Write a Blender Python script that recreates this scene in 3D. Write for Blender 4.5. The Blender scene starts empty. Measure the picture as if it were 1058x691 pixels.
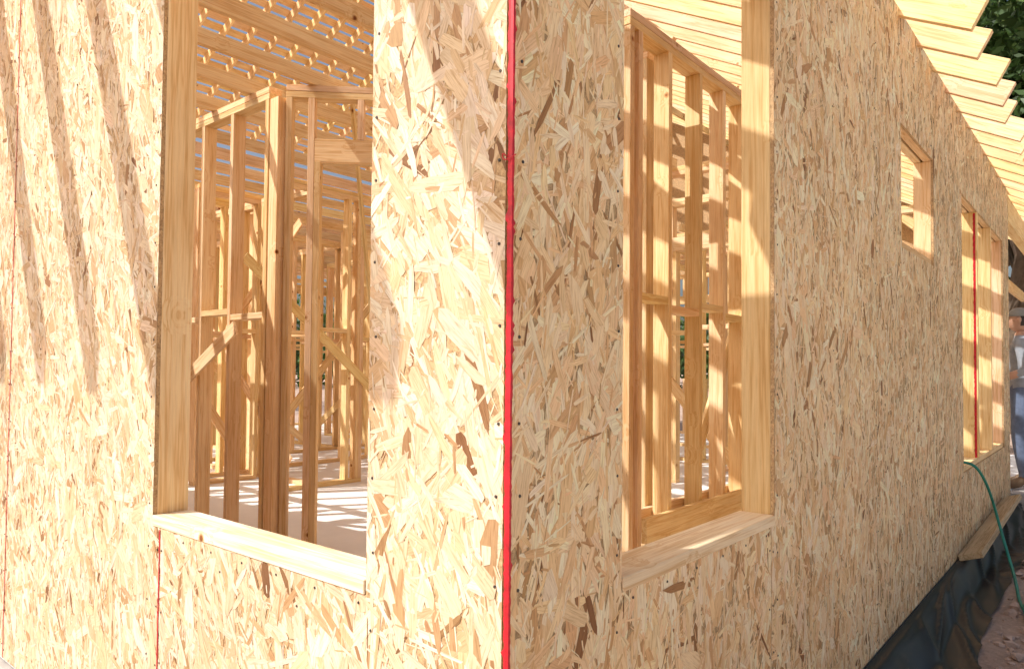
import bpy, bmesh, math, random
import numpy as np
from mathutils import Vector, Matrix
R = math.radians
random.seed(7); rng = np.random.default_rng(11)
scene = bpy.context.scene
COL = scene.collection

# ------------------------------------------------------------------ helpers
def link(o, parent=None):
    COL.objects.link(o)
    if parent: o.parent = parent
    return o
def empty(name, parent=None, loc=(0,0,0)):
    e = bpy.data.objects.new(name, None); e.location = loc; e.empty_display_size = .2
    return link(e, parent)
def mat_new(name):
    m = bpy.data.materials.new(name); m.use_nodes = True
    nt = m.node_tree; nt.nodes.clear()
    out = nt.nodes.new('ShaderNodeOutputMaterial'); b = nt.nodes.new('ShaderNodeBsdfPrincipled')
    nt.links.new(b.outputs[0], out.inputs[0])
    return m, nt, b
def N(nt, t, **kw):
    n = nt.nodes.new(t)
    for k, v in kw.items():
        if k in n.inputs: n.inputs[k].default_value = v
        else: setattr(n, k, v)
    return n
def L(nt, a, b): nt.links.new(a, b)
def ramp(nt, stops, interp='LINEAR'):
    r = nt.nodes.new('ShaderNodeValToRGB'); r.color_ramp.interpolation = interp
    e = r.color_ramp.elements
    while len(e) < len(stops): e.new(.5)
    for i, (p, c) in enumerate(stops):
        e[i].position = p; e[i].color = (*c, 1) if len(c) == 3 else c
    return r
def mul(nt, a, b, fac=1.0, mode='MULTIPLY'):
    m = nt.nodes.new('ShaderNodeMix'); m.data_type = 'RGBA'; m.blend_type = mode
    m.inputs[0].default_value = fac
    for s, v in ((6, a), (7, b)):
        if isinstance(v, tuple): m.inputs[s].default_value = (*v, 1)
        else: L(nt, v, m.inputs[s])
    return m
def scalevec(nt, src, s):
    v = nt.nodes.new('ShaderNodeVectorMath'); v.operation = 'MULTIPLY'; L(nt, src, v.inputs[0]); v.inputs[1].default_value = s
    return v.outputs[0]
def bump(nt, b, h, strength, dist):
    bp = N(nt, 'ShaderNodeBump'); bp.inputs['Strength'].default_value = strength; bp.inputs['Distance'].default_value = dist
    L(nt, h, bp.inputs['Height']); L(nt, bp.outputs[0], b.inputs['Normal'])

# ------------------------------------------------------------------ materials
def mk_osb():
    m, nt, b = mat_new('osb_strands')
    at = N(nt, 'ShaderNodeAttribute', attribute_name='Col')
    uv = N(nt, 'ShaderNodeUVMap', uv_map='UVMap')
    g = N(nt, 'ShaderNodeTexNoise', Scale=1.0, Detail=3.0, Roughness=.6); L(nt, scalevec(nt, uv.outputs[0], (22, 480, 1)), g.inputs['Vector'])
    gr = ramp(nt, [(.28, (.68, .58, .47)), (.46, (1, .98, .96)), (.8, (1.1, 1.1, 1.08))]); L(nt, g.outputs[0], gr.inputs[0])
    g2 = N(nt, 'ShaderNodeTexNoise', Scale=1.0, Detail=4.0, Roughness=.65); L(nt, scalevec(nt, uv.outputs[0], (16, 170, 1)), g2.inputs['Vector'])
    gr2 = ramp(nt, [(.3, (.76, .65, .53)), (.5, (1, 1, 1)), (.78, (1.12, 1.11, 1.08))]); L(nt, g2.outputs[0], gr2.inputs[0])
    tc = N(nt, 'ShaderNodeTexCoord')
    g3 = N(nt, 'ShaderNodeTexNoise', Scale=1.6, Detail=4.0); L(nt, tc.outputs['Object'], g3.inputs['Vector'])
    gr3 = ramp(nt, [(.3, (.90, .87, .84)), (.6, (1.04, 1.04, 1.04))]); L(nt, g3.outputs[0], gr3.inputs[0])
    a = mul(nt, at.outputs[0], gr.outputs[0]); c = mul(nt, a.outputs[2], gr2.outputs[0]); d = mul(nt, c.outputs[2], gr3.outputs[0])
    L(nt, d.outputs[2], b.inputs['Base Color'])
    b.inputs['Roughness'].default_value = .6; b.inputs['Specular IOR Level'].default_value = .35
    bump(nt, b, g.outputs[0], .25, .0006)
    return m
def mk_osb_core():
    m, nt, b = mat_new('osb_core')
    tc = N(nt, 'ShaderNodeTexCoord')
    n = N(nt, 'ShaderNodeTexNoise', Scale=160.0, Detail=4.0, Roughness=.7); L(nt, tc.outputs['Object'], n.inputs['Vector'])
    v = N(nt, 'ShaderNodeTexVoronoi', Scale=70.0); L(nt, tc.outputs['Object'], v.inputs['Vector'])
    r = ramp(nt, [(.3, (.34, .19, .08)), (.5, (.58, .38, .19)), (.75, (.76, .56, .31))]); L(nt, n.outputs[0], r.inputs[0])
    r2 = ramp(nt, [(0, (.7, .7, .7)), (1, (1.1, 1.1, 1.1))]); L(nt, v.outputs['Color'], r2.inputs[0])
    x = mul(nt, r.outputs[0], r2.outputs[0]); L(nt, x.outputs[2], b.inputs['Base Color']); b.inputs['Roughness'].default_value = .8
    bump(nt, b, n.outputs[0], .6, .001)
    return m
def mk_lumber(name, light, mid, dark, sat=1.0):
    m, nt, b = mat_new(name)
    lc = N(nt, 'ShaderNodeAttribute', attribute_name='gl'); tn = N(nt, 'ShaderNodeAttribute', attribute_name='tint')
    kn = N(nt, 'ShaderNodeTexVoronoi', Scale=4.3); L(nt, lc.outputs['Vector'], kn.inputs['Vector'])
    kd = N(nt, 'ShaderNodeMapRange'); kd.inputs[1].default_value = 0; kd.inputs[2].default_value = .28; kd.inputs[3].default_value = 1.6; kd.inputs[4].default_value = 0
    L(nt, kn.outputs['Distance'], kd.inputs[0])
    st = scalevec(nt, lc.outputs['Vector'], (42, 42, 1.5))
    ad = N(nt, 'ShaderNodeVectorMath', operation='ADD'); L(nt, st, ad.inputs[0]); L(nt, kd.outputs[0], ad.inputs[1])
    n1 = N(nt, 'ShaderNodeTexNoise', Scale=1.0, Detail=3.0, Roughness=.55); L(nt, ad.outputs[0], n1.inputs['Vector'])
    ml = N(nt, 'ShaderNodeMath', operation='MULTIPLY'); ml.inputs[1].default_value = 7.0; L(nt, n1.outputs[0], ml.inputs[0])
    fr = N(nt, 'ShaderNodeMath', operation='PINGPONG'); fr.inputs[1].default_value = 1.0; L(nt, ml.outputs[0], fr.inputs[0])
    rr = ramp(nt, [(0, dark), (.35, mid), (1, light)]); L(nt, fr.outputs[0], rr.inputs[0])
    n2 = N(nt, 'ShaderNodeTexNoise', Scale=1.0, Detail=5.0, Roughness=.7); L(nt, scalevec(nt, lc.outputs['Vector'], (260, 260, 9)), n2.inputs['Vector'])
    r2 = ramp(nt, [(.3, (.86, .82, .76)), (.6, (1.04, 1.04, 1.04))]); L(nt, n2.outputs[0], r2.inputs[0])
    n3 = N(nt, 'ShaderNodeTexNoise', Scale=1.0, Detail=3.0); L(nt, scalevec(nt, lc.outputs['Vector'], (9, 9, 2.2)), n3.inputs['Vector'])
    r3 = ramp(nt, [(.3, (.90, .83, .74)), (.65, (1.05, 1.05, 1.05))]); L(nt, n3.outputs[0], r3.inputs[0])
    a = mul(nt, rr.outputs[0], r2.outputs[0]); a = mul(nt, a.outputs[2], r3.outputs[0]); a = mul(nt, a.outputs[2], tn.outputs['Color'])
    kr = ramp(nt, [(0, (.16, .06, .02)), (.035, (.30, .12, .04)), (.05, (.66, .46, .28)), (.085, (1, 1, 1))]); L(nt, kn.outputs['Distance'], kr.inputs[0])
    a = mul(nt, a.outputs[2], kr.outputs[0])
    L(nt, a.outputs[2], b.inputs['Base Color']); b.inputs['Roughness'].default_value = .6; b.inputs['Specular IOR Level'].default_value = .3
    bump(nt, b, n2.outputs[0], .3, .0008)
    return m
def mk_simple(name, c, rough=.6, var=.25, scale=8, bmp=.2, bd=.002, metallic=0):
    m, nt, b = mat_new(name)
    tc = N(nt, 'ShaderNodeTexCoord')
    n = N(nt, 'ShaderNodeTexNoise', Scale=float(scale), Detail=6.0, Roughness=.65); L(nt, tc.outputs['Object'], n.inputs['Vector'])
    r = ramp(nt, [(.25, tuple(x*(1-var) for x in c)), (.75, tuple(min(1, x*(1+var)) for x in c))]); L(nt, n.outputs[0], r.inputs[0])
    L(nt, r.outputs[0], b.inputs['Base Color']); b.inputs['Roughness'].default_value = rough; b.inputs['Metallic'].default_value = metallic
    bump(nt, b, n.outputs[0], bmp, bd)
    return m
def mk_ground():
    m, nt, b = mat_new('dirt')
    tc = N(nt, 'ShaderNodeTexCoord')
    n1 = N(nt, 'ShaderNodeTexNoise', Scale=.9, Detail=8.0, Roughness=.65); L(nt, tc.outputs['Object'], n1.inputs['Vector'])
    n2 = N(nt, 'ShaderNodeTexNoise', Scale=28.0, Detail=8.0, Roughness=.75); L(nt, tc.outputs['Object'], n2.inputs['Vector'])
    v = N(nt, 'ShaderNodeTexVoronoi', Scale=34.0); L(nt, tc.outputs['Object'], v.inputs['Vector'])
    r1 = ramp(nt, [(.3, (.42, .29, .23)), (.55, (.56, .42, .34)), (.75, (.68, .55, .45))]); L(nt, n1.outputs[0], r1.inputs[0])
    rs = ramp(nt, [(.3, (.72, .63, .52)), (.7, (.86, .78, .68))]); L(nt, n1.outputs[0], rs.inputs[0])  # pale out-of-view lot, added to bounce light onto the shaded right wall
    sp = N(nt, 'ShaderNodeSeparateXYZ'); L(nt, tc.outputs['Object'], sp.inputs[0])
    ad = N(nt, 'ShaderNodeMath', operation='ADD'); L(nt, sp.outputs[1], ad.inputs[0]); L(nt, n1.outputs[0], ad.inputs[1])
    mr = N(nt, 'ShaderNodeMapRange'); mr.inputs[1].default_value = -.8; mr.inputs[2].default_value = -1.7; L(nt, ad.outputs[0], mr.inputs[0])
    mm = mul(nt, r1.outputs[0], rs.outputs[0], mode='MIX'); L(nt, mr.outputs[0], mm.inputs[0])
    r2 = ramp(nt, [(.3, (.66, .62, .6)), (.7, (1.15, 1.13, 1.1))]); L(nt, n2.outputs[0], r2.inputs[0])
    r3 = ramp(nt, [(0, (1.1, 1.1, 1.1)), (.5, (.88, .88, .88))]); L(nt, v.outputs['Distance'], r3.inputs[0])
    a = mul(nt, mm.outputs[2], r2.outputs[0]); a = mul(nt, a.outputs[2], r3.outputs[0])
    L(nt, a.outputs[2], b.inputs['Base Color']); b.inputs['Roughness'].default_value = .95
    bump(nt, b, n2.outputs[0], .8, .02)
    return m
def mk_leaf():
    m, nt, b = mat_new('leaves')
    at = N(nt, 'ShaderNodeAttribute', attribute_name='Col'); L(nt, at.outputs[0], b.inputs['Base Color'])
    b.inputs['Roughness'].default_value = .5
    tr = N(nt, 'ShaderNodeBsdfTranslucent'); L(nt, at.outputs[0], tr.inputs[0])
    mx = N(nt, 'ShaderNodeMixShader'); mx.inputs[0].default_value = .35
    L(nt, b.outputs[0], mx.inputs[1]); L(nt, tr.outputs[0], mx.inputs[2])
    L(nt, mx.outputs[0], [n for n in nt.nodes if n.type == 'OUTPUT_MATERIAL'][0].inputs[0])
    return m
M_OSB = mk_osb(); M_CORE = mk_osb_core()
M_LUM = mk_lumber('pine_lumber', (.94, .75, .47), (.90, .68, .39), (.78, .52, .25))
M_LUMG = mk_lumber('gray_tan_lumber', (.66, .53, .38), (.58, .45, .31), (.42, .30, .19))  # darker, grayer tan than the framing, for plank and scrap
M_RED = mk_simple('red_edge_paint', (.55, .010, .022), .45, .5, 45, .3, .001)
M_CONC = mk_simple('concrete', (.85, .83, .80), .85, .06, 3, .3, .003)
M_CONCG = mk_simple('footing_concrete', (.42, .39, .36), .9, .3, 6, .5, .006)
M_PLASTIC = mk_simple('black_plastic', (.020, .020, .021), .42, .3, 3, .1, .004)
M_HOSE = mk_simple('green_rubber', (.02, .24, .18), .4, .3, 12, .1, .001)
M_NAIL = mk_simple('nail_steel', (.10, .085, .075), .5, .3, 40, .1, .001, .6)
M_GROUND = mk_ground(); M_LEAF = mk_leaf()
M_BARK = mk_simple('bark', (.13, .09, .06), .9, .4, 9, .8, .03)

HOUSE = empty('wood_frame_house')
EYE_GROUND = -1.34; FLOOR = -1.12; TOP = 1.73; OSBB = -1.17; OSBT = 1.75

# ------------------------------------------------------------------ OSB sheathing
PAL = np.array([(.95,.81,.59),(.92,.74,.49),(.88,.67,.41),(.86,.63,.36),(.78,.53,.28),(.64,.40,.19),(.46,.26,.11),(.27,.13,.05)])
def cells(u0, u1, v0, v1, holes):
    us = sorted({u0, u1} | {h[i] for h in holes for i in (0, 1) if u0 < h[i] < u1})
    vs = sorted({v0, v1} | {h[i] for h in holes for i in (2, 3) if v0 < h[i] < v1})
    out = []
    for a, b2 in zip(us[:-1], us[1:]):
        for c, d in zip(vs[:-1], vs[1:]):
            mu, mv = (a+b2)/2, (c+d)/2
            if not any(h[0] < mu < h[1] and h[2] < mv < h[3] for h in holes): out.append((a, b2, c, d))
    return out, us, vs
def clip(poly, a, b, c, d):
    for ax, lim, sgn in ((0, a, 1), (0, b, -1), (1, c, 1), (1, d, -1)):
        res = []
        n = len(poly)
        for i in range(n):
            p, q = poly[i], poly[(i+1) % n]
            dp, dq = sgn*(p[ax]-lim), sgn*(q[ax]-lim)
            if dp >= 0: res.append(p)
            if (dp >= 0) != (dq >= 0):
                t = dp/(dp-dq); res.append((p[0]+t*(q[0]-p[0]), p[1]+t*(q[1]-p[1])))
        poly = res
        if len(poly) < 3: return None
    return poly
def make_flakes(n, u0, u1, v0, v1, small, probs, bias, gain):
    cx = rng.uniform(u0-.02, u1+.02, n); cy = rng.uniform(v0-.02, v1+.02, n)
    if small:
        Ln = np.clip(rng.lognormal(math.log(.038), .4, n), .014, .09); W = np.clip(rng.lognormal(math.log(.0046), .4, n), .002, .012)
    else:
        Ln = np.clip(rng.lognormal(math.log(.092), .45, n), .03, .20); W = np.clip(rng.lognormal(math.log(.0152), .60, n), .004, .050)
    ang = np.where(rng.random(n) < .68, rng.normal(bias, .45, n), rng.uniform(0, math.pi, n))
    tpl = np.array([(-.5,-.22),(-.38,-.5),(.30,-.48),(.47,-.25),(.5,.2),(.36,.5),(-.28,.48),(-.47,.26)])
    P = tpl[None] + rng.normal(0, 1, (n, 8, 2))*np.array([.035, .09])
    skew = rng.normal(0, .35, n)[:, None]
    lx = P[:, :, 0]*Ln[:, None] + P[:, :, 1]*W[:, None]*skew*2; ly = P[:, :, 1]*W[:, None]
    c, s = np.cos(ang)[:, None], np.sin(ang)[:, None]
    X = cx[:, None]+lx*c-ly*s; Y = cy[:, None]+lx*s+ly*c
    ci = rng.choice(len(PAL), n, p=probs); nb = np.clip(ci+rng.choice([-1, 1], n), 0, len(PAL)-1); f = rng.uniform(0, .6, (n, 1))
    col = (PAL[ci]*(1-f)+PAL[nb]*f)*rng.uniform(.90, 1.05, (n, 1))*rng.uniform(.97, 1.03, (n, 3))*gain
    h0 = rng.uniform(.0003, .0012, n) + (.0002 if small else 0)
    tilt = rng.normal(0, .006, n)
    return dict(X=X, Y=Y, cx=cx, cy=cy, ang=ang, col=np.clip(col, 0, .95), h0=h0, tilt=tilt)
def osb_wall(name, O, U, Nrm, seams, holes, vr, dens, bias, probs, gain):
    O, U, Nrm = map(np.array, (O, U, Nrm)); V = np.array((0, 0, 1.0)); gain = np.array(gain)
    VX, VC, UVs, LT = [], [], [], []
    def emit(px, py, F, idx, cnt):
        dx = px-F['cx'][idx][:, None]; dy = py-F['cy'][idx][:, None]
        c, s = np.cos(F['ang'][idx])[:, None], np.sin(F['ang'][idx])[:, None]
        al = dx*c+dy*s; ac = -dx*s+dy*c
        h = F['h0'][idx][:, None]+F['tilt'][idx][:, None]*al
        h = np.maximum(h, .0001)
        pts = O+px[..., None]*U+py[..., None]*V+h[..., None]*Nrm
        VX.append(pts.reshape(-1, 3)); VC.append(np.repeat(F['col'][idx], cnt, 0))
        off = (idx*7.31 % 97)[:, None]
        UVs.append(np.stack([al+off, ac+off*.37], -1).reshape(-1, 2)); LT.append(np.full(len(idx), cnt))
    bm = bmesh.new()
    for (a, b2), dn in zip(zip(seams[:-1], seams[1:]), dens):
        ua, ub = a+.0012, b2-.0012
        cs, us, vs = cells(ua, ub, vr[0], vr[1], holes)
        area = (ub-ua)*(vr[1]-vr[0])
        for small, dd in ((False, 1800), (True, 1500)):
            F = make_flakes(int(area*dd*dn), ua, ub, vr[0], vr[1], small, probs, bias+rng.normal(0, .1), gain)
            mnx, mxx, mny, mxy = F['X'].min(1), F['X'].max(1), F['Y'].min(1), F['Y'].max(1)
            for (p, q, r, t) in cs:
                ins = (mnx >= p) & (mxx <= q) & (mny >= r) & (mxy <= t)
                idx = np.nonzero(ins)[0]
                if len(idx): emit(F['X'][idx], F['Y'][idx], F, idx, 8)
                tou = ~ins & (mxx > p) & (mnx < q) & (mxy > r) & (mny < t)
                for i in np.nonzero(tou)[0]:
                    po = clip(list(zip(F['X'][i], F['Y'][i])), p, q, r, t)
                    if po:
                        po = np.array(po); emit(po[None, :, 0], po[None, :, 1], F, np.array([i]), len(po))
        TH = .011; vm = {}
        def vt(u, v, k):
            key = (round(u, 5), round(v, 5), k)
            if key not in vm: vm[key] = bm.verts.new(O+u*U+v*V-(TH*k)*Nrm)
            return vm[key]
        ed = {}
        for (p, q, r, t) in cs:
            ring = [(p, r), (q, r), (q, t), (p, t)]
            bm.faces.new([vt(*x, 0) for x in ring]); bm.faces.new([vt(*x, 1) for x in reversed(ring)])
            for i in range(4):
                e = (ring[i], ring[(i+1) % 4]); k = tuple(sorted(e)); ed[k] = None if k in ed else e
        for e in ed.values():
            if e: bm.faces.new([vt(*e[0], 0), vt(*e[0], 1), vt(*e[1], 1), vt(*e[1], 0)])
    bmesh.ops.recalc_face_normals(bm, faces=bm.faces)
    me = bpy.data.meshes.new(name+'_core'); bm.to_mesh(me); bm.free(); me.materials.append(M_CORE)
    link(bpy.data.objects.new(name+'_core', me), HOUSE)
    VX = np.concatenate(VX); VC = np.concatenate(VC); UVs = np.concatenate(UVs); LT = np.concatenate(LT)
    me = bpy.data.meshes.new(name+'_strands')
    nv = len(VX); me.vertices.add(nv); me.vertices.foreach_set('co', VX.astype(np.float32).ravel())
    me.loops.add(nv); me.loops.foreach_set('vertex_index', np.arange(nv, dtype=np.int32))
    me.polygons.add(len(LT)); me.polygons.foreach_set('loop_start', np.concatenate([[0], np.cumsum(LT)[:-1]]).astype(np.int32))
    me.update(calc_edges=True)
    ca = me.color_attributes.new('Col', 'FLOAT_COLOR', 'POINT')
    ca.data.foreach_set('color', np.concatenate([VC, np.ones((nv, 1))], 1).astype(np.float32).ravel())
    uvl = me.uv_layers.new(name='UVMap'); uvl.data.foreach_set('uv', UVs.astype(np.float32).ravel())
    me.materials.append(M_OSB); link(bpy.data.objects.new(name+'_strands', me), HOUSE)
    print(name, 'flakes', len(LT))
SILL = -.425; HEAD = 1.2
LW = (.377, 1.338, SILL-.03, HEAD); RW = (.355, 1.218, SILL-.03, HEAD)
SW = (2.89, 3.69, .60, HEAD); TW = (4.65, 6.90, -.66, HEAD)
LSE = [.016, 1.289, 2.647, 3.87, 5.09, 6.3, 7.5]; RSE = [-.003, 1.19, 2.41, 3.63, 4.85, 6.07, 7.35]
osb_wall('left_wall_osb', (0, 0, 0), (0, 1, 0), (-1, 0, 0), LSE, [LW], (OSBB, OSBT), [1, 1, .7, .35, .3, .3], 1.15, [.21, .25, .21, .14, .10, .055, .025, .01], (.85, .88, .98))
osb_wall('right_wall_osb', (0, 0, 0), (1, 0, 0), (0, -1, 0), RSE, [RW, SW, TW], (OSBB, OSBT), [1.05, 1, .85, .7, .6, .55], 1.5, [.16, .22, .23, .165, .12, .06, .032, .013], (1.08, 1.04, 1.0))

# ------------------------------------------------------------------ lumber
class Lumber:
    def __init__(s): s.v = []; s.f = []; s.g = []; s.t = []
    def beam(s, p0, p1, w, h, side=None, tint=None):
        p0, p1 = Vector(p0), Vector(p1); a = p1-p0; ln = a.length; a.normalize()
        if side is None: side = Vector((0, 0, 1)).cross(a) if abs(a.z) < .9 else Vector((1, 0, 0))
        side = Vector(side); side = (side-a*side.dot(a)).normalized(); up = a.cross(side)
        o = random.uniform(0, 50), random.uniform(0, 50), random.uniform(0, 50)
        if tint is None:
            k = random.uniform(.88, 1.06); tint = (k, k*random.uniform(.92, 1.02), k*random.uniform(.8, 1.08))
        b = len(s.v)
        for e, l in ((p0, 0), (p1, ln)):
            for i, j in ((-1, -1), (1, -1), (1, 1), (-1, 1)):
                s.v.append(e+side*(i*w/2)+up*(j*h/2)); s.g.append((i*w/2+o[0], j*h/2+o[1], l+o[2])); s.t.append(tint)
        for q in ((0, 3, 2, 1), (4, 5, 6, 7), (0, 1, 5, 4), (1, 2, 6, 5), (2, 3, 7, 6), (3, 0, 4, 7)): s.f.append([b+x for x in q])
    def box(s, x0, x1, y0, y1, z0, z1, tint=None):
        d = (x1-x0, y1-y0, z1-z0); m = ((x0+x1)/2, (y0+y1)/2, (z0+z1)/2); k = d.index(max(d))
        p0 = list(m); p1 = list(m); p0[k] -= d[k]/2; p1[k] += d[k]/2
        sd = [(0, 1, 0), (1, 0, 0), (1, 0, 0)][k]; w = [d[1], d[0], d[0]][k]; h = [d[2], d[2], d[1]][k]
        s.beam(p0, p1, w, h, sd, tint)
    def build(s, name, parent=HOUSE, mat=None, bevel=.0018):
        me = bpy.data.meshes.new(name); me.from_pydata([tuple(x) for x in s.v], [], s.f); me.update()
        bm = bmesh.new(); bm.from_mesh(me); bmesh.ops.recalc_face_normals(bm, faces=bm.faces); bm.to_mesh(me); bm.free()
        a = me.attributes.new('gl', 'FLOAT_VECTOR', 'POINT'); a.data.foreach_set('vector', np.array(s.g, dtype=np.float32).ravel())
        c = me.color_attributes.new('tint', 'FLOAT_COLOR', 'POINT'); c.data.foreach_set('color', np.array([(*t, 1) for t in s.t], dtype=np.float32).ravel())
        me.materials.append(mat or M_LUM)
        o = link(bpy.data.objects.new(name, me), parent)
        if bevel:
            b = o.modifiers.new('Bevel', 'BEVEL'); b.width = bevel; b.segments = 1; b.limit_method = 'ANGLE'
        return o
T, Wd = .038, .089
J = .0022
def stud_wall(lu, p0, p1, z0=FLOOR, z1=TOP, sp=.406, openings=(), blocking=.34, pos=None):
    p0, p1 = Vector((*p0, 0)), Vector((*p1, 0)); d = p1-p0; ln = d.length; d.normalize(); nrm = Vector((-d.y, d.x, 0))
    P = lambda u, z: p0+d*u+Vector((0, 0, z))
    doors = [o for o in openings if o[2] <= z0+.01]
    segs = []; c = 0
    for o in sorted(doors): segs.append((c, o[0])); c = o[1]
    segs.append((c, ln))
    for a, b in segs:
        if b-a > .05: lu.beam(P(a, z0+T/2), P(b, z0+T/2), Wd, T, nrm)
    lu.beam(P(0, z1-T/2), P(ln, z1-T/2), Wd+J, T, nrm); lu.beam(P(0, z1-1.5*T-.001), P(ln, z1-1.5*T-.001), Wd, T, nrm)
    us = list(pos) if pos is not None else [T/2+i*sp for i in range(int((ln-T)/sp)+1)]+[ln-T/2]
    zt = z1-2*T-.001
    for u in us:
        j = random.uniform(-.004, .004)
        op = [o for o in openings if o[0]-.02 < u < o[1]+.02]
        if op:
            o = op[0]
            if o[3]+.15 < zt: lu.beam(P(u, o[3]+.142), P(u, zt), T, Wd, d)
            if o[2] > z0+.1: lu.beam(P(u, z0+T), P(u, o[2]-T), T, Wd, d)
        else: lu.beam(P(u+j, z0+T), P(u+j, zt), T, Wd, d)
    for o in openings:
        for u in (o[0]-T/2, o[1]+T/2):
            lu.beam(P(u, z0+T), P(u, o[3]), T, Wd-.001, d)
        for u in (o[0]-1.5*T-.001, o[1]+1.5*T+.001): lu.beam(P(u, z0+T), P(u, zt), T, Wd, d)
        for s in (-1, 1):
            q = nrm*(s*.0245); lu.beam(P(o[0]-T, o[3]+.07)+q, P(o[1]+T, o[3]+.07)+q, T, .14, nrm)
    if blocking is not None:
        allu = sorted(us)
        for i, (a, b) in enumerate(zip(allu[:-1], allu[1:])):
            if b-a < .1 or any(o[0]-.06 < (a+b)/2 < o[1]+.06 for o in openings): continue
            z = blocking+(.02 if i % 2 else -.02)
            lu.beam(P(a+T/2, z), P(b-T/2, z), Wd-.002, T, nrm)

wf = Lumber()
IN = .0115
def ext_wall(lu, length, holes, axis):
    def bx(u0, u1, d0, d1, z0, z1, **k):
        if axis == 'x': lu.box(u0, u1, d0, d1, z0, z1, **k)
        else: lu.box(d0, d1, u0, u1, z0, z1, **k)
    c0 = IN+Wd+.002 if axis == 'x' else IN
    bx(c0, length, IN, IN+Wd, FLOOR+.001, FLOOR+T); bx(c0, length, IN, IN+Wd, TOP-T, TOP); bx(c0, length, IN, IN+Wd, TOP-2*T-.001, TOP-T-.001)
    u = c0+.001
    while u < length-T:
        if not any(h[0]-.08 < u < h[1]+.045 for h in holes): bx(u, u+T, IN, IN+Wd, FLOOR+T+.001, TOP-2*T-.002)
        elif any(h[0]-.0 < u < h[1]-T for h in holes):
            h = [h for h in holes if h[0] < u < h[1]][0]
            bx(u, u+T, IN+.001, IN+Wd-.001, FLOOR+T+.001, h[2]-T-.001); bx(u, u+T, IN+.001, IN+Wd-.001, h[3]+.142, TOP-2*T-.002)
        u += .406
    for h in holes:
        bx(h[0]-T+.002, h[0]+.002, IN, IN+Wd, FLOOR+T+.001, h[3]-.002); bx(h[1]-.002, h[1]+T-.002, IN, IN+Wd, FLOOR+T+.001, h[3]-.002)
        bx(h[0]-2*T, h[0]-T, IN+.001, IN+Wd-.001, FLOOR+T+.001, TOP-2*T-.002); bx(h[1]+T, h[1]+2*T, IN+.001, IN+Wd-.001, FLOOR+T+.001, TOP-2*T-.002)
        bx(h[0]-T, h[1]+T, IN+.0005, IN+T, h[3]-.001, h[3]+.14); bx(h[0]-T, h[1]+T, IN+Wd-T, IN+Wd-.0005, h[3]-.001, h[3]+.14)
LWs = (LW[0], LW[1], SILL, HEAD); RWs = (RW[0], RW[1], SILL, HEAD)
ext_wall(wf, 7.5, [LWs], 'y'); ext_wall(wf, 7.35, [RWs, SW, TW], 'x')
pale = (.99, 1.14, 1.5)
wf.box(-.004, IN+Wd+.006, LW[0]+.003, LW[1]-.003, SILL-.030, SILL, tint=pale)
wf.box(RW[0]+.003, RW[1]-.003, -.004, IN+Wd+.006, SILL-.030, SILL, tint=(1.0, 1.03, 1.15))
wf.box(SW[0]+.003, SW[1]-.003, IN, IN+Wd-.001, SW[2], SW[2]+T)
wf.box(TW[0]+.003, TW[1]-.003, IN, IN+Wd-.001, TW[2]-.001, TW[2]+T)
for u in (5.36, 6.10):
    wf.box(u, u+T, .001, IN+Wd-.002, TW[2]+T, HEAD-.002); wf.box(u+T+.001, u+2*T, IN, IN+Wd-.002, TW[2]+T, HEAD-.002)
wf.build('exterior_wall_framing')

pf = Lumber()
stud_wall(pf, (1.51, 3.20), (1.51, 7.4), pos=[.02, .44, .83, 1.24, 1.65, 2.05, 2.46, 2.87, 3.27, 3.68, 4.1])
stud_wall(pf, (1.545, 3.12), (1.545+.85, 3.12-.85), openings=[(.21, 1.0, FLOOR, 1.26)], pos=[T/2, .45, .75, 1.18])
pf.beam((1.50, 3.15, FLOOR+T), (1.50, 3.15, TOP-.08), .06, .089)
stud_wall(pf, (2.02, 1.02), (4.6, 1.02), pos=[.02, .10, .41, .766, 1.08, 1.36, 1.75, 2.15, 2.54])
pf.beam((2.14, .96, -.77), (4.4, .96, -.77), .03, .12, (0, 1, 0)); pf.beam((2.14, 1.085, -.765), (4.4, 1.085, -.765), .03, .12, (0, 1, 0))
stud_wall(pf, (4.65, 1.1), (4.65, 4.9), openings=[(1.4, 2.3, FLOOR, 1.2)])
stud_wall(pf, (2.45, 2.2), (2.45, 1.1), blocking=None, openings=[(.3, .95, FLOOR, 1.2)])
stud_wall(pf, (2.6, 5.0), (7.3, 5.0), openings=[(1.0, 1.9, FLOOR, 1.2)])
stud_wall(pf, (3.1, 5.1), (3.1, 11.3), openings=[(2.0, 2.85, FLOOR, 1.2)])
stud_wall(pf, (1.6, 7.5), (7.3, 7.5), openings=[(.4, 1.2, FLOOR, 1.2)])
stud_wall(pf, (5.2, 5.1), (5.2, 11.3)); stud_wall(pf, (3.2, 9.4), (9.5, 9.4), openings=[(2.4, 3.4, FLOOR, 1.2)])
stud_wall(pf, (2.35, 5.9), (3.0, 5.9)); stud_wall(pf, (1.6, 6.3), (3.0, 6.3), openings=[(.3, .9, FLOOR, 1.2)]); stud_wall(pf, (3.2, 6.4), (5.1, 6.4))
stud_wall(pf, (4.1, 7.6), (4.1, 9.3)); stud_wall(pf, (1.9, 9.0), (3.0, 9.0)); stud_wall(pf, (6.3, 7.6), (6.3, 9.3)); stud_wall(pf, (1.2, 10.3), (6, 10.3))
stud_wall(pf, (3.7, 2.3), (4.6, 2.3)); stud_wall(pf, (5.6, 3.5), (7.3, 3.5)); stud_wall(pf, (5.7, 1.2), (5.7, 3.4), openings=[(.6, 1.4, FLOOR, 1.2)])
stud_wall(pf, (6.6, 2.6), (10.9, 2.6)); stud_wall(pf, (7.4, 2.7), (7.4, 7.4), openings=[(1, 2, FLOOR, 1.2)])
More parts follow.
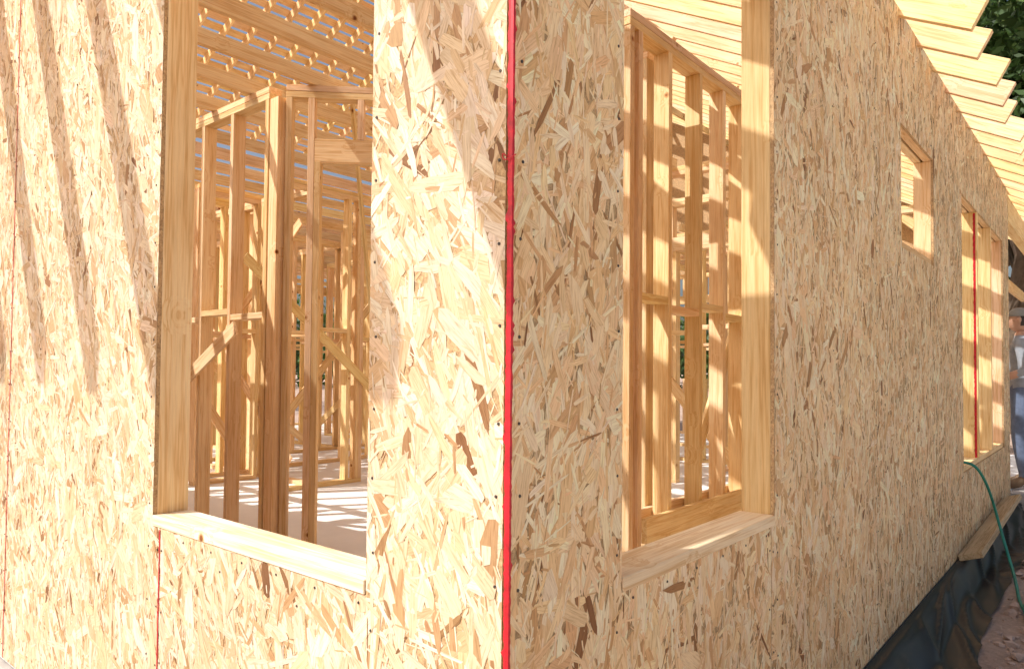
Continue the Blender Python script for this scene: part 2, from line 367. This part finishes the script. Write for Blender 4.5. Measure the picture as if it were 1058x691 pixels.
stud_wall(pf, (0.1, 7.55), (0.1, 11.4)); stud_wall(pf, (0.15, 11.5), (11, 11.5)); stud_wall(pf, (11, 1.5), (11, 11.4), openings=[(3, 4.5, -.1, 1.2)])
stud_wall(pf, (7.5, 1.5), (10.9, 1.5)); stud_wall(pf, (7.41, .12), (7.41, 1.5)); stud_wall(pf, (9.0, 2.7), (9.0, 9.3))
for a, b in (((3.03, 5.2, 1.4), (3.03, 8.0, -.7)), ((2.3, 4.93, .95), (4.6, 4.93, -.95)), ((1.9, 2.95, 1.7), (3.6, 4.6, -.9)), ((1.44, 3.5, .25), (1.44, 5.8, -.95)),
             ((5.12, 5.3, .9), (5.12, 8, -.9)), ((2.2, 7.42, .9), (4.6, 7.42, -.95)), ((6.7, 2.5, 1.5), (8.7, 2.5, -.9)), ((1.8, 6.22, .9), (3.0, 6.22, -.9)), ((3.3, 6.32, -.9), (4.9, 6.32, .9)),
             ((3.02, 5.3, -.9), (3.02, 7.6, 1.0)), ((4.57, 1.4, -.9), (4.57, 3.4, 1.4)), ((2.9, 1.10, -.6), (4.0, 1.10, .9))):
    d = Vector(b)-Vector(a); hz = Vector((-d.y, d.x, 0)).normalized(); pf.beam(a, b, .02, .089, hz)
pf.build('partition_framing')

# ------------------------------------------------------------------ roof framing
rf = Lumber(); TP = .53; RID = 8.6
zc = lambda y: 1.71+.078+TP*y
i = 0; x = .03
while x < 11.6:
    e = -.315-random.uniform(-.025, .025)
    rf.beam((x, e, zc(e)), (x+random.uniform(-.01, .01), RID-.02, zc(RID-.02)), T, .14, (1, 0, 0))
    rf.beam((x+.001, 12.3, zc(2*RID-12.3)), (x, RID+.02, zc(RID-.02)), T, .14, (1, 0, 0))
    if x > 1.0 and i % 3 == 0: rf.beam((x+.04, 1.02, TOP), (x+.04, 2.6, zc(2.6)-.02), T, .089, (1, 0, 0))
    i += 1; x += .406
rf.beam((0, RID, zc(RID)), (11.6, RID, zc(RID)), .036, .19, (0, 1, 0))
for y in (4.4, 5.6, 6.8): rf.beam((.3, y, zc(y)-.13), (11.3, y, zc(y)-.13), T, .089, (0, 1, 0))
y = RID+.1
while y < 12.3:
    z = zc(2*RID-y)+.07*math.sqrt(1+TP*TP)+.012
    rf.beam((-.1, y, z), (11.7, y, z), .135, .02, (0, 1, -TP)); y += .165
y = 3.3
while y < 11.4:
    if y > 4.2: rf.beam((1.45, y, TOP+.046), (7.6, y, TOP+.046), T, .089, (0, 1, 0))
    rf.beam((7.2, y+.04, TOP+.046), (11.1, y+.04, TOP+.046), T, .089, (0, 1, 0))
    y += .406
for y in (2.12, 2.56, 2.98, 3.42, 3.9): rf.beam((.1, y, TOP+.046), (4.7, y, TOP+.046), T, .089, (0, 1, 0), tint=(1.03, 1.0, .95))
rf.beam((2.75, 1.05, TOP), (3.3, 2.9, 3.15), .04, .089, (1, 0, 0)); rf.beam((3.1, 1.05, TOP), (2.5, 2.7, 3.05), .04, .089, (1, 0, 0))
OV = 1.2
for y in (.16, .66, 1.10, 1.62, 2.10, 2.58, 3.06, 3.54, 4.02, 4.5, 4.98, 5.46, 5.94, 6.42, 6.9, 7.38):
    q = random.uniform(-.02, .02)
    rf.beam((-OV-q, y-.0195, 1.60), (.25, y-.0195, 1.83), T, .185, (0, 1, 0)); rf.beam((-OV-q, y+.0195, 1.60), (.25, y+.0195, 1.83), T, .185, (0, 1, 0))
for gx in (.06, 11.12):
    y = .7
    while y < 11.4:
        h = zc(y if y < RID else 2*RID-y)-.08
        if h > TOP+.15: rf.beam((gx, y, TOP+.001), (gx, y, h), T, .06, (0, 1, 0))
        y += .61
rf.beam((7.45, .05, 1.60), (12.4, .05, 1.60), .089, .24, (0, 1, 0)); rf.beam((7.5, .3, 1.16), (12.4, .3, 1.16), T, .14, (0, 1, 0))
rf.beam((10.9, .05, -1.12), (10.9, .05, 1.48), .089, .089, (1, 0, 0))
rf.build('roof_framing')
def prism(name, pts, x0, x1, mat):
    n = len(pts); vs = [(x0, *p) for p in pts]+[(x1, *p) for p in pts]
    fs = [list(range(n))[::-1], list(range(n, 2*n))]+[[i, (i+1) % n, n+(i+1) % n, n+i] for i in range(n)]
    me = bpy.data.meshes.new(name); me.from_pydata(vs, [], fs); me.materials.append(mat); link(bpy.data.objects.new(name, me), HOUSE)
prism('far_gable_sheathing', [(1.5, TOP+.0), (12.2, TOP), (12.2, zc(2*RID-12.2)-.09), (RID, zc(RID)-.09), (1.5, zc(1.5)-.09)], 11.17, 11.182, M_CORE)

# ------------------------------------------------------------------ slab, footing
def solid(name, x0, x1, y0, y1, z0, z1, mat, parent=HOUSE, bev=.01):
    me = bpy.data.meshes.new(name); bm = bmesh.new(); bmesh.ops.create_cube(bm, size=1)
    for v in bm.verts: v.co = Vector(((x0+x1)/2+v.co.x*(x1-x0), (y0+y1)/2+v.co.y*(y1-y0), (z0+z1)/2+v.co.z*(z1-z0)))
    bmesh.ops.bevel(bm, geom=bm.edges[:], offset=bev, segments=2, affect='EDGES', profile=.5)
    bm.to_mesh(me); bm.free(); me.materials.append(mat); return link(bpy.data.objects.new(name, me), parent)
solid('slab', .013, 11.2, .013, 11.7, -1.6, FLOOR, M_CONC)
solid('porch_slab', 7.36, 12.6, -.75, .012, -1.7, -1.125, M_CONCG)
solid('footing', -.03, 7.355, -.03, .012, -1.7, -1.185, M_CONCG)
solid('footing_side', -.03, .012, .0125, 11.7, -1.7, -1.185, M_CONCG)

def ragged(name, pts_fn, n):
    vs, fs = [], []
    for i in range(n+1):
        for p in pts_fn(i/n): vs.append(p)
    k = len(pts_fn(0))
    for i in range(n):
        for j in range(k-1): fs.append((i*k+j, i*k+j+1, (i+1)*k+j+1, (i+1)*k+j))
    me = bpy.data.meshes.new(name); me.from_pydata(vs, [], fs); me.materials.append(M_RED)
    return link(bpy.data.objects.new(name, me), HOUSE)
def corner(t):
    z = OSBB+(OSBT-OSBB)*t; a = .0092+random.uniform(-.0015, .0015)+(random.random() < .05)*.005; b = -.0022+random.uniform(.0, .0022)+(random.random() < .06)*.005
    w = .0008*math.sin(t*23)
    return [(-.0058, a+w, z), (-.0066, .004, z), (-.0062, -.0022, z), (b, -.0026, z)]
ragged('corner_red_edge', corner, 420)
for s, z0, z1 in ((1.289, OSBB, SILL-.035), (2.647, OSBB, OSBT), (3.87, OSBB, OSBT)):
    ragged('seam_red_edge', lambda t, s=s, z0=z0, z1=z1: [(-.0026, s-.0024-random.uniform(0, .0016), z0+(z1-z0)*t), (-.0026, s+.0024+random.uniform(0, .0016), z0+(z1-z0)*t)], 300)
ragged('mullion_red_mark', lambda t: [(5.358, .012, TW[2]+.04+(HEAD-TW[2]-.05)*t), (5.358, .025+random.uniform(0, .004), TW[2]+.04+(HEAD-TW[2]-.05)*t)], 120)

bm = bmesh.new()
def nail(p, nrm):
    m = Matrix.Translation(p) @ Vector(nrm).to_track_quat('Z', 'Y').to_matrix().to_4x4()
    bmesh.ops.create_cone(bm, cap_ends=True, segments=8, radius1=.0032, radius2=.0026, depth=.0016, matrix=m)
for s in (.03, .36, 1.275, 1.303, 1.36, 2.633, 2.661, .62, .95, 2.0, 2.3, 3.3):
    z = OSBB+.04
    while z < OSBT-.03:
        inh = LW[0]-.01 < s < LW[1]+.01 and LW[2]-.012 < z < LW[3]+.01
        if not inh: nail((-.0018, s+random.uniform(-.004, .004), z+random.uniform(-.015, .015)), (-1, 0, 0))
        z += .15 if s in (.03, .36, 1.275, 1.303, 2.633, 2.661, 1.36) else .3
for s in (.02, .335, 1.176, 1.204, 1.24, 1.8, 2.396, 2.424, 2.87, 3.71, 3.2, 3.616, 3.644, 4.25, 4.63, 4.87, 5.5, 6.07, 6.92, 7.2):
    z = OSBB+.04
    while z < OSBT-.03:
        inh = any(h[0]-.008 < s < h[1]+.008 and h[2]-.012 < z < h[3]+.01 for h in (RW, SW, TW))
        if not inh: nail((s+random.uniform(-.004, .004), -.0018, z+random.uniform(-.015, .015)), (0, -1, 0))
        z += .15 if s not in (1.8, 3.2, 4.25, 5.5, .62) else .3
for s in np.arange(.4, 1.3, .15): nail((-.0018, s, SILL-.05), (-1, 0, 0)); nail((s, -.0018, SILL-.05), (0, -1, 0))
me = bpy.data.meshes.new('nail_heads'); bm.to_mesh(me); bm.free(); me.materials.append(M_NAIL); link(bpy.data.objects.new('nail_heads', me), HOUSE)

me = bpy.data.meshes.new('drain_stub'); bm = bmesh.new()
for px, py, hh in ((3.35, 1.9, .5), (3.5, 1.95, .3)):
    for z, r, h in ((FLOOR+hh/2, .03, hh), (FLOOR+hh-.02, .036, .05)):
        bmesh.ops.create_cone(bm, cap_ends=True, segments=20, radius1=r, radius2=r, depth=h, matrix=Matrix.Translation((px, py, z)))
bm.to_mesh(me); bm.free(); me.materials.append(M_PLASTIC); link(bpy.data.objects.new('drain_stub', me), HOUSE)

# ------------------------------------------------------------------ ground
from mathutils import noise
def gh(x, y):
    d = math.hypot(x-3, y+1); f = max(0, 1-d/30)
    z = EYE_GROUND+(.05*noise.noise(Vector((x*.7, y*.7, 0)))+.03*noise.noise(Vector((x*2.6, y*2.6, 3)))+.014*noise.noise(Vector((x*9, y*9, 5))))*f
    if x > 4.5: z += .06*min(1, (x-4.5)/3)*f
    return z
xs = sorted(set([-400, -200, -100, -60, -40, -25, -15, -10, -7, -5, -4, -3, -2, -1] + [round(-.5+i*.06, 3) for i in range(160)] + [9.5, 10.5, 12, 14, 17, 20, 25, 32, 45, 70, 110, 200, 400]))
ys = sorted(set([-400, -200, -100, -60, -40, -25, -15, -10, -7, -5, -4, -3.3, -2.8] + [round(-2.4+i*.06, 3) for i in range(42)] + [.5, 1, 2, 3, 5, 8, 12, 16, 20, 30, 45, 70, 110, 200, 400]))
vs = [(x, y, gh(x, y)) for y in ys for x in xs]; nx = len(xs)
fs = [(j*nx+i, j*nx+i+1, (j+1)*nx+i+1, (j+1)*nx+i) for j in range(len(ys)-1) for i in range(nx-1)]
me = bpy.data.meshes.new('ground'); me.from_pydata(vs, [], fs); me.materials.append(M_GROUND)
for p in me.polygons: p.use_smooth = True
link(bpy.data.objects.new('ground', me))
bm = bmesh.new()
for i in range(1300):
    x = random.uniform(1.5, 9); y = -.28-abs(random.gauss(0, .8)); s = random.choice((.006, .01, .014, .02, .03))*random.uniform(.7, 1.3)
    if i % 40 == 0: s *= 2
    if x > 7.3 and y > -.8: continue
    r = bmesh.ops.create_icosphere(bm, subdivisions=1, radius=s, matrix=Matrix.Translation((x, y, gh(x, y)+s*.3)) @ Matrix.Rotation(random.random()*6, 4, 'Z') @ Matrix.Diagonal((1, random.uniform(.6, 1), random.uniform(.4, .8), 1)))
    for v in r['verts']: v.co += Vector([random.uniform(-.2, .2)*s for _ in range(3)])
me = bpy.data.meshes.new('rubble'); bm.to_mesh(me); bm.free(); me.materials.append(mk_simple('stone', (.46, .34, .28), .9, .4, 15, .5, .01)); link(bpy.data.objects.new('rubble', me))

def memb(i, j, n, m):
    x = .4+(7.3-.4)*i/n; t = j/m
    prof = [(-.010, -1.165), (-.034, -1.178), (-.06, -1.20), (-.10, -1.25), (-.135, -1.30), (-.20, -1.318), (-.27, -1.33)]
    q = t*(len(prof)-1); a = min(int(q), len(prof)-2); f = q-a
    y = prof[a][0]*(1-f)+prof[a+1][0]*f; z = prof[a][1]*(1-f)+prof[a+1][1]*f
    w = min(1, max(0, (t-.12)*4))
    nz = noise.noise(Vector((x*1.5, t*.6, 0))); n2 = noise.noise(Vector((x*3.2, t*1.5+x, 4))); rd = (1-abs(noise.noise(Vector((x*1.6+t*2.2, t*1.2, 8))))*2.2)
    rd = max(0, rd)**4
    y += w*(.05*nz*t-.012*n2)-.018*rd*w; z += w*(.012*n2+.022*rd)
    return (x, y, max(z, gh(x, y)+.006) if t > .5 else z)
n, m_ = 520, 30
vs = [memb(i, j, n, m_) for i in range(n+1) for j in range(m_+1)]
fs = [(i*(m_+1)+j, i*(m_+1)+j+1, (i+1)*(m_+1)+j+1, (i+1)*(m_+1)+j) for i in range(n) for j in range(m_)]
me = bpy.data.meshes.new('plastic_sheeting'); me.from_pydata(vs, [], fs); me.materials.append(M_PLASTIC)
for p in me.polygons: p.use_smooth = True
link(bpy.data.objects.new('plastic_sheeting', me))

pk = Lumber(); pk.beam((4.35, -.075, -1.135), (6.7, -.075, -1.075), .135, .036, (0, -1, .35)); pk.build('wood_plank', None, M_LUMG)
pk = Lumber(); pk.beam((4.9, -.45, -1.29), (5.8, -.75, -1.27), .089, .036, (0, 0, 1)); pk.beam((5.6, -.3, -1.29), (6.1, -.55, -1.28), .089, .036, (1, 0, 0)); pk.build('scrap_lumber', None, M_LUMG)

def tube(name, pts, r, mat, parent=None):
    cu = bpy.data.curves.new(name, 'CURVE'); cu.dimensions = '3D'; cu.bevel_depth = r; cu.bevel_resolution = 4; cu.resolution_u = 14
    sp = cu.splines.new('NURBS'); sp.points.add(len(pts)-1); sp.order_u = 4; sp.use_endpoint_u = True
    for p, q in zip(sp.points, pts): p.co = (*q, 1)
    cu.materials.append(mat); o = bpy.data.objects.new(name, cu); return link(o, parent)
gz = -1.31
tube('garden_hose', [(4.8, .5, -.7), (4.74, .12, -.60), (4.72, .0, -.585), (4.76, -.07, -.62), (4.9, -.12, -.8), (5.0, -.15, -1.0), (4.85, -.22, -1.2), (4.6, -.28, gz+.03), (4.3, -.32, gz), (3.95, -.37, gz), (3.7, -.5, gz), (3.75, -.75, gz), (4.1, -.8, gz), (4.4, -.6, gz+.01), (4.4, -.42, gz+.015), (4.1, -.36, gz+.02), (3.7, -.4, gz+.01), (3.3, -.6, gz), (3.2, -1.0, gz), (3.6, -1.4, gz)], .009, M_HOSE)
tube('red_string', [(-.008, .006, .36), (-.012, .011, .366), (-.010, .017, .37), (-.008, .019, .362), (-.012, .010, .354), (-.010, -.002, .358), (-.004, -.008, .364)], .0010, M_RED)

# ------------------------------------------------------------------ trees
M_LC = [(.06, .12, .028), (.085, .15, .035), (.045, .09, .022), (.11, .17, .05)]
def leaves(cl, per, size, sg):
    vs = []; cols = []
    for (c, r) in cl:
        p = np.array(c)+rng.normal(0, 1, (per, 3))*r*sg
        base = np.array(M_LC[rng.integers(0, 4)])*rng.uniform(.7, 1.25)
        a = rng.normal(0, 1, (per, 3)); a /= np.linalg.norm(a, axis=1)[:, None]
        b = np.cross(a, rng.normal(0, 1, (per, 3))); b /= np.linalg.norm(b, axis=1)[:, None]
        s = size*rng.uniform(.6, 1.3, (per, 1))
        q = np.stack([p-a*s, p+b*s*.45, p+a*s, p-b*s*.45], 1); vs.append(q.reshape(-1, 3))
        cc = base*rng.uniform(.7, 1.35, (per, 1)); cols.append(np.repeat(cc, 4, 0))
    return np.concatenate(vs), np.concatenate(cols)
def leafmesh(name, V, C):
    me = bpy.data.meshes.new(name); n = len(V); me.vertices.add(n); me.vertices.foreach_set('co', V.astype(np.float32).ravel())
    me.loops.add(n); me.loops.foreach_set('vertex_index', np.arange(n, dtype=np.int32)); me.polygons.add(n//4); me.polygons.foreach_set('loop_start', np.arange(0, n, 4, dtype=np.int32))
    me.update(calc_edges=True); ca = me.color_attributes.new('Col', 'FLOAT_COLOR', 'POINT'); ca.data.foreach_set('color', np.concatenate([C, np.ones((n, 1))], 1).astype(np.float32).ravel())
    me.materials.append(M_LEAF); return me
def tapered(bm, pts, rads, seg=9):
    rings = []
    for i, (p, r) in enumerate(zip(pts, rads)):
        d = (pts[min(i+1, len(pts)-1)]-pts[max(i-1, 0)]).normalized(); a = d.orthogonal().normalized(); b = d.cross(a)
        rings.append([bm.verts.new(p+(a*math.cos(t)+b*math.sin(t))*r) for t in [2*math.pi*k/seg for k in range(seg)]])
    for u, v in zip(rings[:-1], rings[1:]):
        off = min(range(seg), key=lambda o: (v[o].co-u[0].co).length)
        for k in range(seg): bm.faces.new((u[k], u[(k+1) % seg], v[(k+1+off) % seg], v[(k+off) % seg]))
def tree_data(seed, H):
    random.seed(seed); bm = bmesh.new(); cl = []
    tr = [Vector((random.uniform(-.15, .15)*i, random.uniform(-.15, .15)*i, H*.16*i)) for i in range(5)]
    tapered(bm, tr, [H*.032, H*.025, H*.02, H*.014, H*.007], 12)
    for k in range(13):
        z0 = random.uniform(.25, .6)*H; i = z0/(H*.16); b = tr[min(4, int(i))].lerp(tr[min(4, int(i)+1)], i-int(i)) if i < 4 else tr[4]
        an = k*2.4+random.uniform(-.4, .4); ln = random.uniform(.18, .36)*H
        d = Vector((math.cos(an), math.sin(an), random.uniform(.3, 1.1))).normalized(); e = b+d*ln; mid = b+d*ln*.5+Vector((0, 0, -.03*H))
        tapered(bm, [b, mid, e], [H*.011, H*.007, H*.003], 7)
        for q in range(6):
            cl.append((e.lerp(b, random.uniform(-.15, .55))+Vector([random.gauss(0, .075*H) for _ in range(3)]), random.uniform(.045, .085)*H))
    for q in range(16): cl.append((Vector((random.gauss(0, .12*H), random.gauss(0, .12*H), random.uniform(.65, .98)*H)), random.uniform(.04, .08)*H))
    me = bpy.data.meshes.new('trunk'); bm.to_mesh(me); bm.free(); me.materials.append(M_BARK)
    V, C = leaves(cl, 210, H*.0105, .62)
    return me, leafmesh('crown', V, C)
TD = [tree_data(3, 11), tree_data(9, 9.5), tree_data(21, 12)]
spots = [(18.5, 1.0, 1.15), (22.5, -.5, 1.3), (17, -1.8, 1.1), (27, -3.5, 1.2), (25, 2.5, 1.35), (5, 26, 1), (-5, 24, 1), (33, -8, 1.2)]
for i, (x, y, s) in enumerate(spots):
    T_, C_ = TD[i % 3]; e = empty('oak_tree', None, (x, y, EYE_GROUND-.05)); e.rotation_euler = (0, 0, i*1.7)
    e.scale = (s, s, s)
    link(bpy.data.objects.new('trunk', T_), e); link(bpy.data.objects.new('crown', C_), e)
cl = []
for i in range(420):
    a = R(rng.uniform(-40, 130)); d = rng.uniform(46, 62); cl.append((Vector((d*math.cos(a), d*math.sin(a), EYE_GROUND+rng.uniform(.2, 1)**1.2*4.8+.2)), rng.uniform(1.0, 1.8)))
V, C = leaves(cl, 110, .32, .6); link(bpy.data.objects.new('distant_trees', leafmesh('distant_trees', V, C)))

# ------------------------------------------------------------------ worker
random.seed(5)
M_SKIN = mk_simple('skin', (.48, .28, .19), .5, .1, 20, .1, .001); M_SHIRT = mk_simple('shirt_cloth', (.30, .33, .37), .85, .2, 14, .5, .006)
M_JEAN = mk_simple('denim', (.12, .16, .25), .85, .3, 18, .5, .006); M_BOOT = mk_simple('boot_leather', (.14, .09, .05), .6, .3, 12, .3, .003)
M_HAT = mk_simple('hat_shell', (.22, .22, .20), .55, .05, 5, .05, .001); M_HAIR = mk_simple('hair', (.03, .02, .015), .6, .4, 60, .6, .003)
M_EYE = mk_simple('eye', (.5, .5, .48), .2, .05, 5, 0, .001); M_DARK = mk_simple('pupil', (.02, .015, .01), .2, .1, 5, 0, .001); M_LIP = mk_simple('lips', (.30, .12, .09), .5, .1, 20, .1, .001)
WK = empty('construction_worker', None, (7.76, -.06, -1.125)); WK.rotation_euler = (0, 0, R(5))
def skinned(name, verts, edges, rads, sub=2, root=0):
    me = bpy.data.meshes.new(name); me.from_pydata(verts, edges, []); o = link(bpy.data.objects.new(name, me))
    o.modifiers.new('Skin', 'SKIN'); 
    for v, r in zip(me.skin_vertices[0].data, rads): v.radius = r if isinstance(r, tuple) else (r, r)
    me.skin_vertices[0].data[root].use_root = True
    s = o.modifiers.new('Sub', 'SUBSURF'); s.levels = sub; s.render_levels = sub
    dg = bpy.context.evaluated_depsgraph_get(); nm = bpy.data.meshes.new_from_object(o.evaluated_get(dg))
    bpy.data.objects.remove(o); nm.name = name
    for p in nm.polygons: p.use_smooth = True
    return nm
bv = [(0,0,.95),(0,0,1.1),(0,.01,1.27),(0,0,1.40),(0,-.01,1.48),(0,.005,1.56)]; br = [(.165,.12),(.15,.11),(.17,.12),(.15,.105),.07,.056]
be = [(0,1),(1,2),(2,3),(3,4),(4,5)]
for s in (-1, 1):
    b = len(bv); bv += [(s*.1,0,.86),(s*.12,.03,.50),(s*.125,-.02,.11),(s*.13,.06,.05),(s*.14,.16,.04)]; br += [.098,.066,.05,.048,.04]
    be += [(0,b),(b,b+1),(b+1,b+2),(b+2,b+3),(b+3,b+4)]
    b = len(bv); bv += [(s*.17,0,1.42),(s*.235,-.03,1.15),(s*.20,.19,1.06),(s*.19,.25,1.055)]; br += [.068,.048,.031,.03]
    be += [(3,b),(b,b+1),(b+1,b+2),(b+2,b+3)]
bm_ = skinned('body', bv, be, br)
for m in (M_SHIRT, M_JEAN, M_BOOT, M_SKIN): bm_.materials.append(m)
for p in bm_.polygons:
    c = p.center
    if c.z < .13: p.material_index = 2
    elif c.z < .99 and abs(c.y) < .16 and not (c.y > .12 and c.z > .9): p.material_index = 1
    elif c.z > 1.50 or (c.y > .03 and abs(c.x) > .15 and c.z < 1.16): p.material_index = 3
    else: p.material_index = 0
link(bpy.data.objects.new('body', bm_), WK)
for s in (-1, 1):
    pal = skinned('palm', [(s*.19,.24,1.055),(s*.19,.28,1.055),(s*.188,.315,1.053)], [(0,1),(1,2)], [(.02,.03),(.016,.04),(.014,.04)], 2)
    pal.materials.append(M_SKIN); link(bpy.data.objects.new('palm', pal), WK)
    for k, (dz, ln) in enumerate(((.03, .068), (.01, .076), (-.01, .072), (-.029, .056))):
        z = 1.053+dz; x0 = s*.188; dx = -s
        f = skinned('finger', [(x0,.30,z),(x0,.325,z),(x0+dx*ln*.15,.325+ln*.42,z-.002),(x0+dx*ln*.5,.325+ln*.62,z-.004),(x0+dx*ln*.75,.325+ln*.55,z-.006)], [(0,1),(1,2),(2,3),(3,4)], [.009,.0095,.009,.008,.007], 1)
        f.materials.append(M_SKIN); link(bpy.data.objects.new('finger', f), WK)
    f = skinned('thumb', [(s*.188,.262,1.085),(s*.18,.285,1.105),(s*.168,.31,1.118),(s*.155,.333,1.115)], [(0,1),(1,2),(2,3)], [.012,.011,.010,.008], 1); f.materials.append(M_SKIN); link(bpy.data.objects.new('thumb', f), WK)
bm = bmesh.new(); bmesh.ops.create_uvsphere(bm, u_segments=32, v_segments=24, radius=1)
for v in bm.verts:
    x, y, z = v.co; k = 1-.30*max(0, -z)**1.5
    jaw = .12*max(0, -z)*max(0, y)
    v.co = Vector((x*.076*k, y*.095*(1-.12*max(0, -z))+jaw*.1, z*.118))
    nz = math.exp(-((v.co.x/.014)**2+((v.co.z+.012)/.024)**2))*(y > 0); v.co.y += .022*nz
    br_ = math.exp(-((v.co.z-.028)/.012)**2)*(y > .5); v.co.y += .004*br_
    for sx in (-1, 1): v.co.y -= .008*math.exp(-(((v.co.x-sx*.03)/.014)**2+((v.co.z-.008)/.011)**2))*(y > 0)
    v.co += Vector((0, .02, 1.655))
me = bpy.data.meshes.new('head'); bm.to_mesh(me); bm.free(); me.materials.append(M_SKIN); me.materials.append(M_HAIR)
for p in me.polygons:
    p.use_smooth = True; c = p.center
    if c.y < .0 and c.z > 1.60: p.material_index = 1
link(bpy.data.objects.new('head', me), WK)
def ell(name, c, r, mat, seg=16, cut=None):
    bm = bmesh.new(); bmesh.ops.create_uvsphere(bm, u_segments=seg, v_segments=max(8, seg//2), radius=1)
    if cut is not None: bmesh.ops.delete(bm, geom=[v for v in bm.verts if v.co.z < cut], context='VERTS')
    for v in bm.verts: v.co = Vector((v.co.x*r[0], v.co.y*r[1], v.co.z*r[2]))+Vector(c)
    me = bpy.data.meshes.new(name); bm.to_mesh(me); bm.free(); me.materials.append(mat)
    for p in me.polygons: p.use_smooth = True
    return link(bpy.data.objects.new(name, me), WK)
for s in (-1, 1):
    ell('eye', (s*.03, .098, 1.663), (.012, .009, .008), M_EYE); ell('pupil', (s*.03, .105, 1.663), (.005, .003, .005), M_DARK)
    ell('ear', (s*.077, .012, 1.655), (.009, .018, .032), M_SKIN)
ell('mouth', (0, .103, 1.60), (.024, .008, .006), M_LIP)
ell('cap_shell', (0, .01, 1.69), (.086, .106, .09), M_HAT, 32, -.05); ell('cap_visor', (0, .12, 1.695), (.07, .07, .006), M_HAT, 32)

# ------------------------------------------------------------------ light, sky, camera
d = Vector((1, -.65, -1.34)).normalized()
sl = bpy.data.lights.new('sun', 'SUN'); sl.energy = 5.0; sl.angle = R(.5); sl.color = (1, .97, .93)
so = link(bpy.data.objects.new('sun', sl)); so.rotation_euler = d.to_track_quat('-Z', 'Y').to_euler(); so.location = (-8, 8, 15)
w = bpy.data.worlds.new('World'); scene.world = w; w.use_nodes = True; nt = w.node_tree
bg = nt.nodes['Background']; sky = nt.nodes.new('ShaderNodeTexSky'); sky.sky_type = 'NISHITA'; sky.sun_disc = False
sky.sun_elevation = math.asin(-d.z); sky.sun_rotation = math.atan2(-d.x, -d.y); sky.dust_density = 6.0; sky.air_density = 1.0; sky.ozone_density = .3
nt.links.new(sky.outputs[0], bg.inputs[0]); bg.inputs[1].default_value = .15

cd = bpy.data.cameras.new('camera'); cam = link(bpy.data.objects.new('camera', cd)); scene.camera = cam
cd.sensor_width = 36; cd.lens = 745/1058*36; cd.clip_end = 2000; cd.clip_start = .02; cd.shift_y = .0143
cam.matrix_world = Matrix.Translation((-.9346, -.784, 0)) @ (Matrix.Rotation(R(40-90), 4, 'Z') @ Matrix.Rotation(R(90+1.6), 4, 'X') @ Matrix.Rotation(R(.5), 4, 'Z'))
scene.view_settings.view_transform = 'Standard'; scene.view_settings.look = 'None'; scene.view_settings.exposure = 0
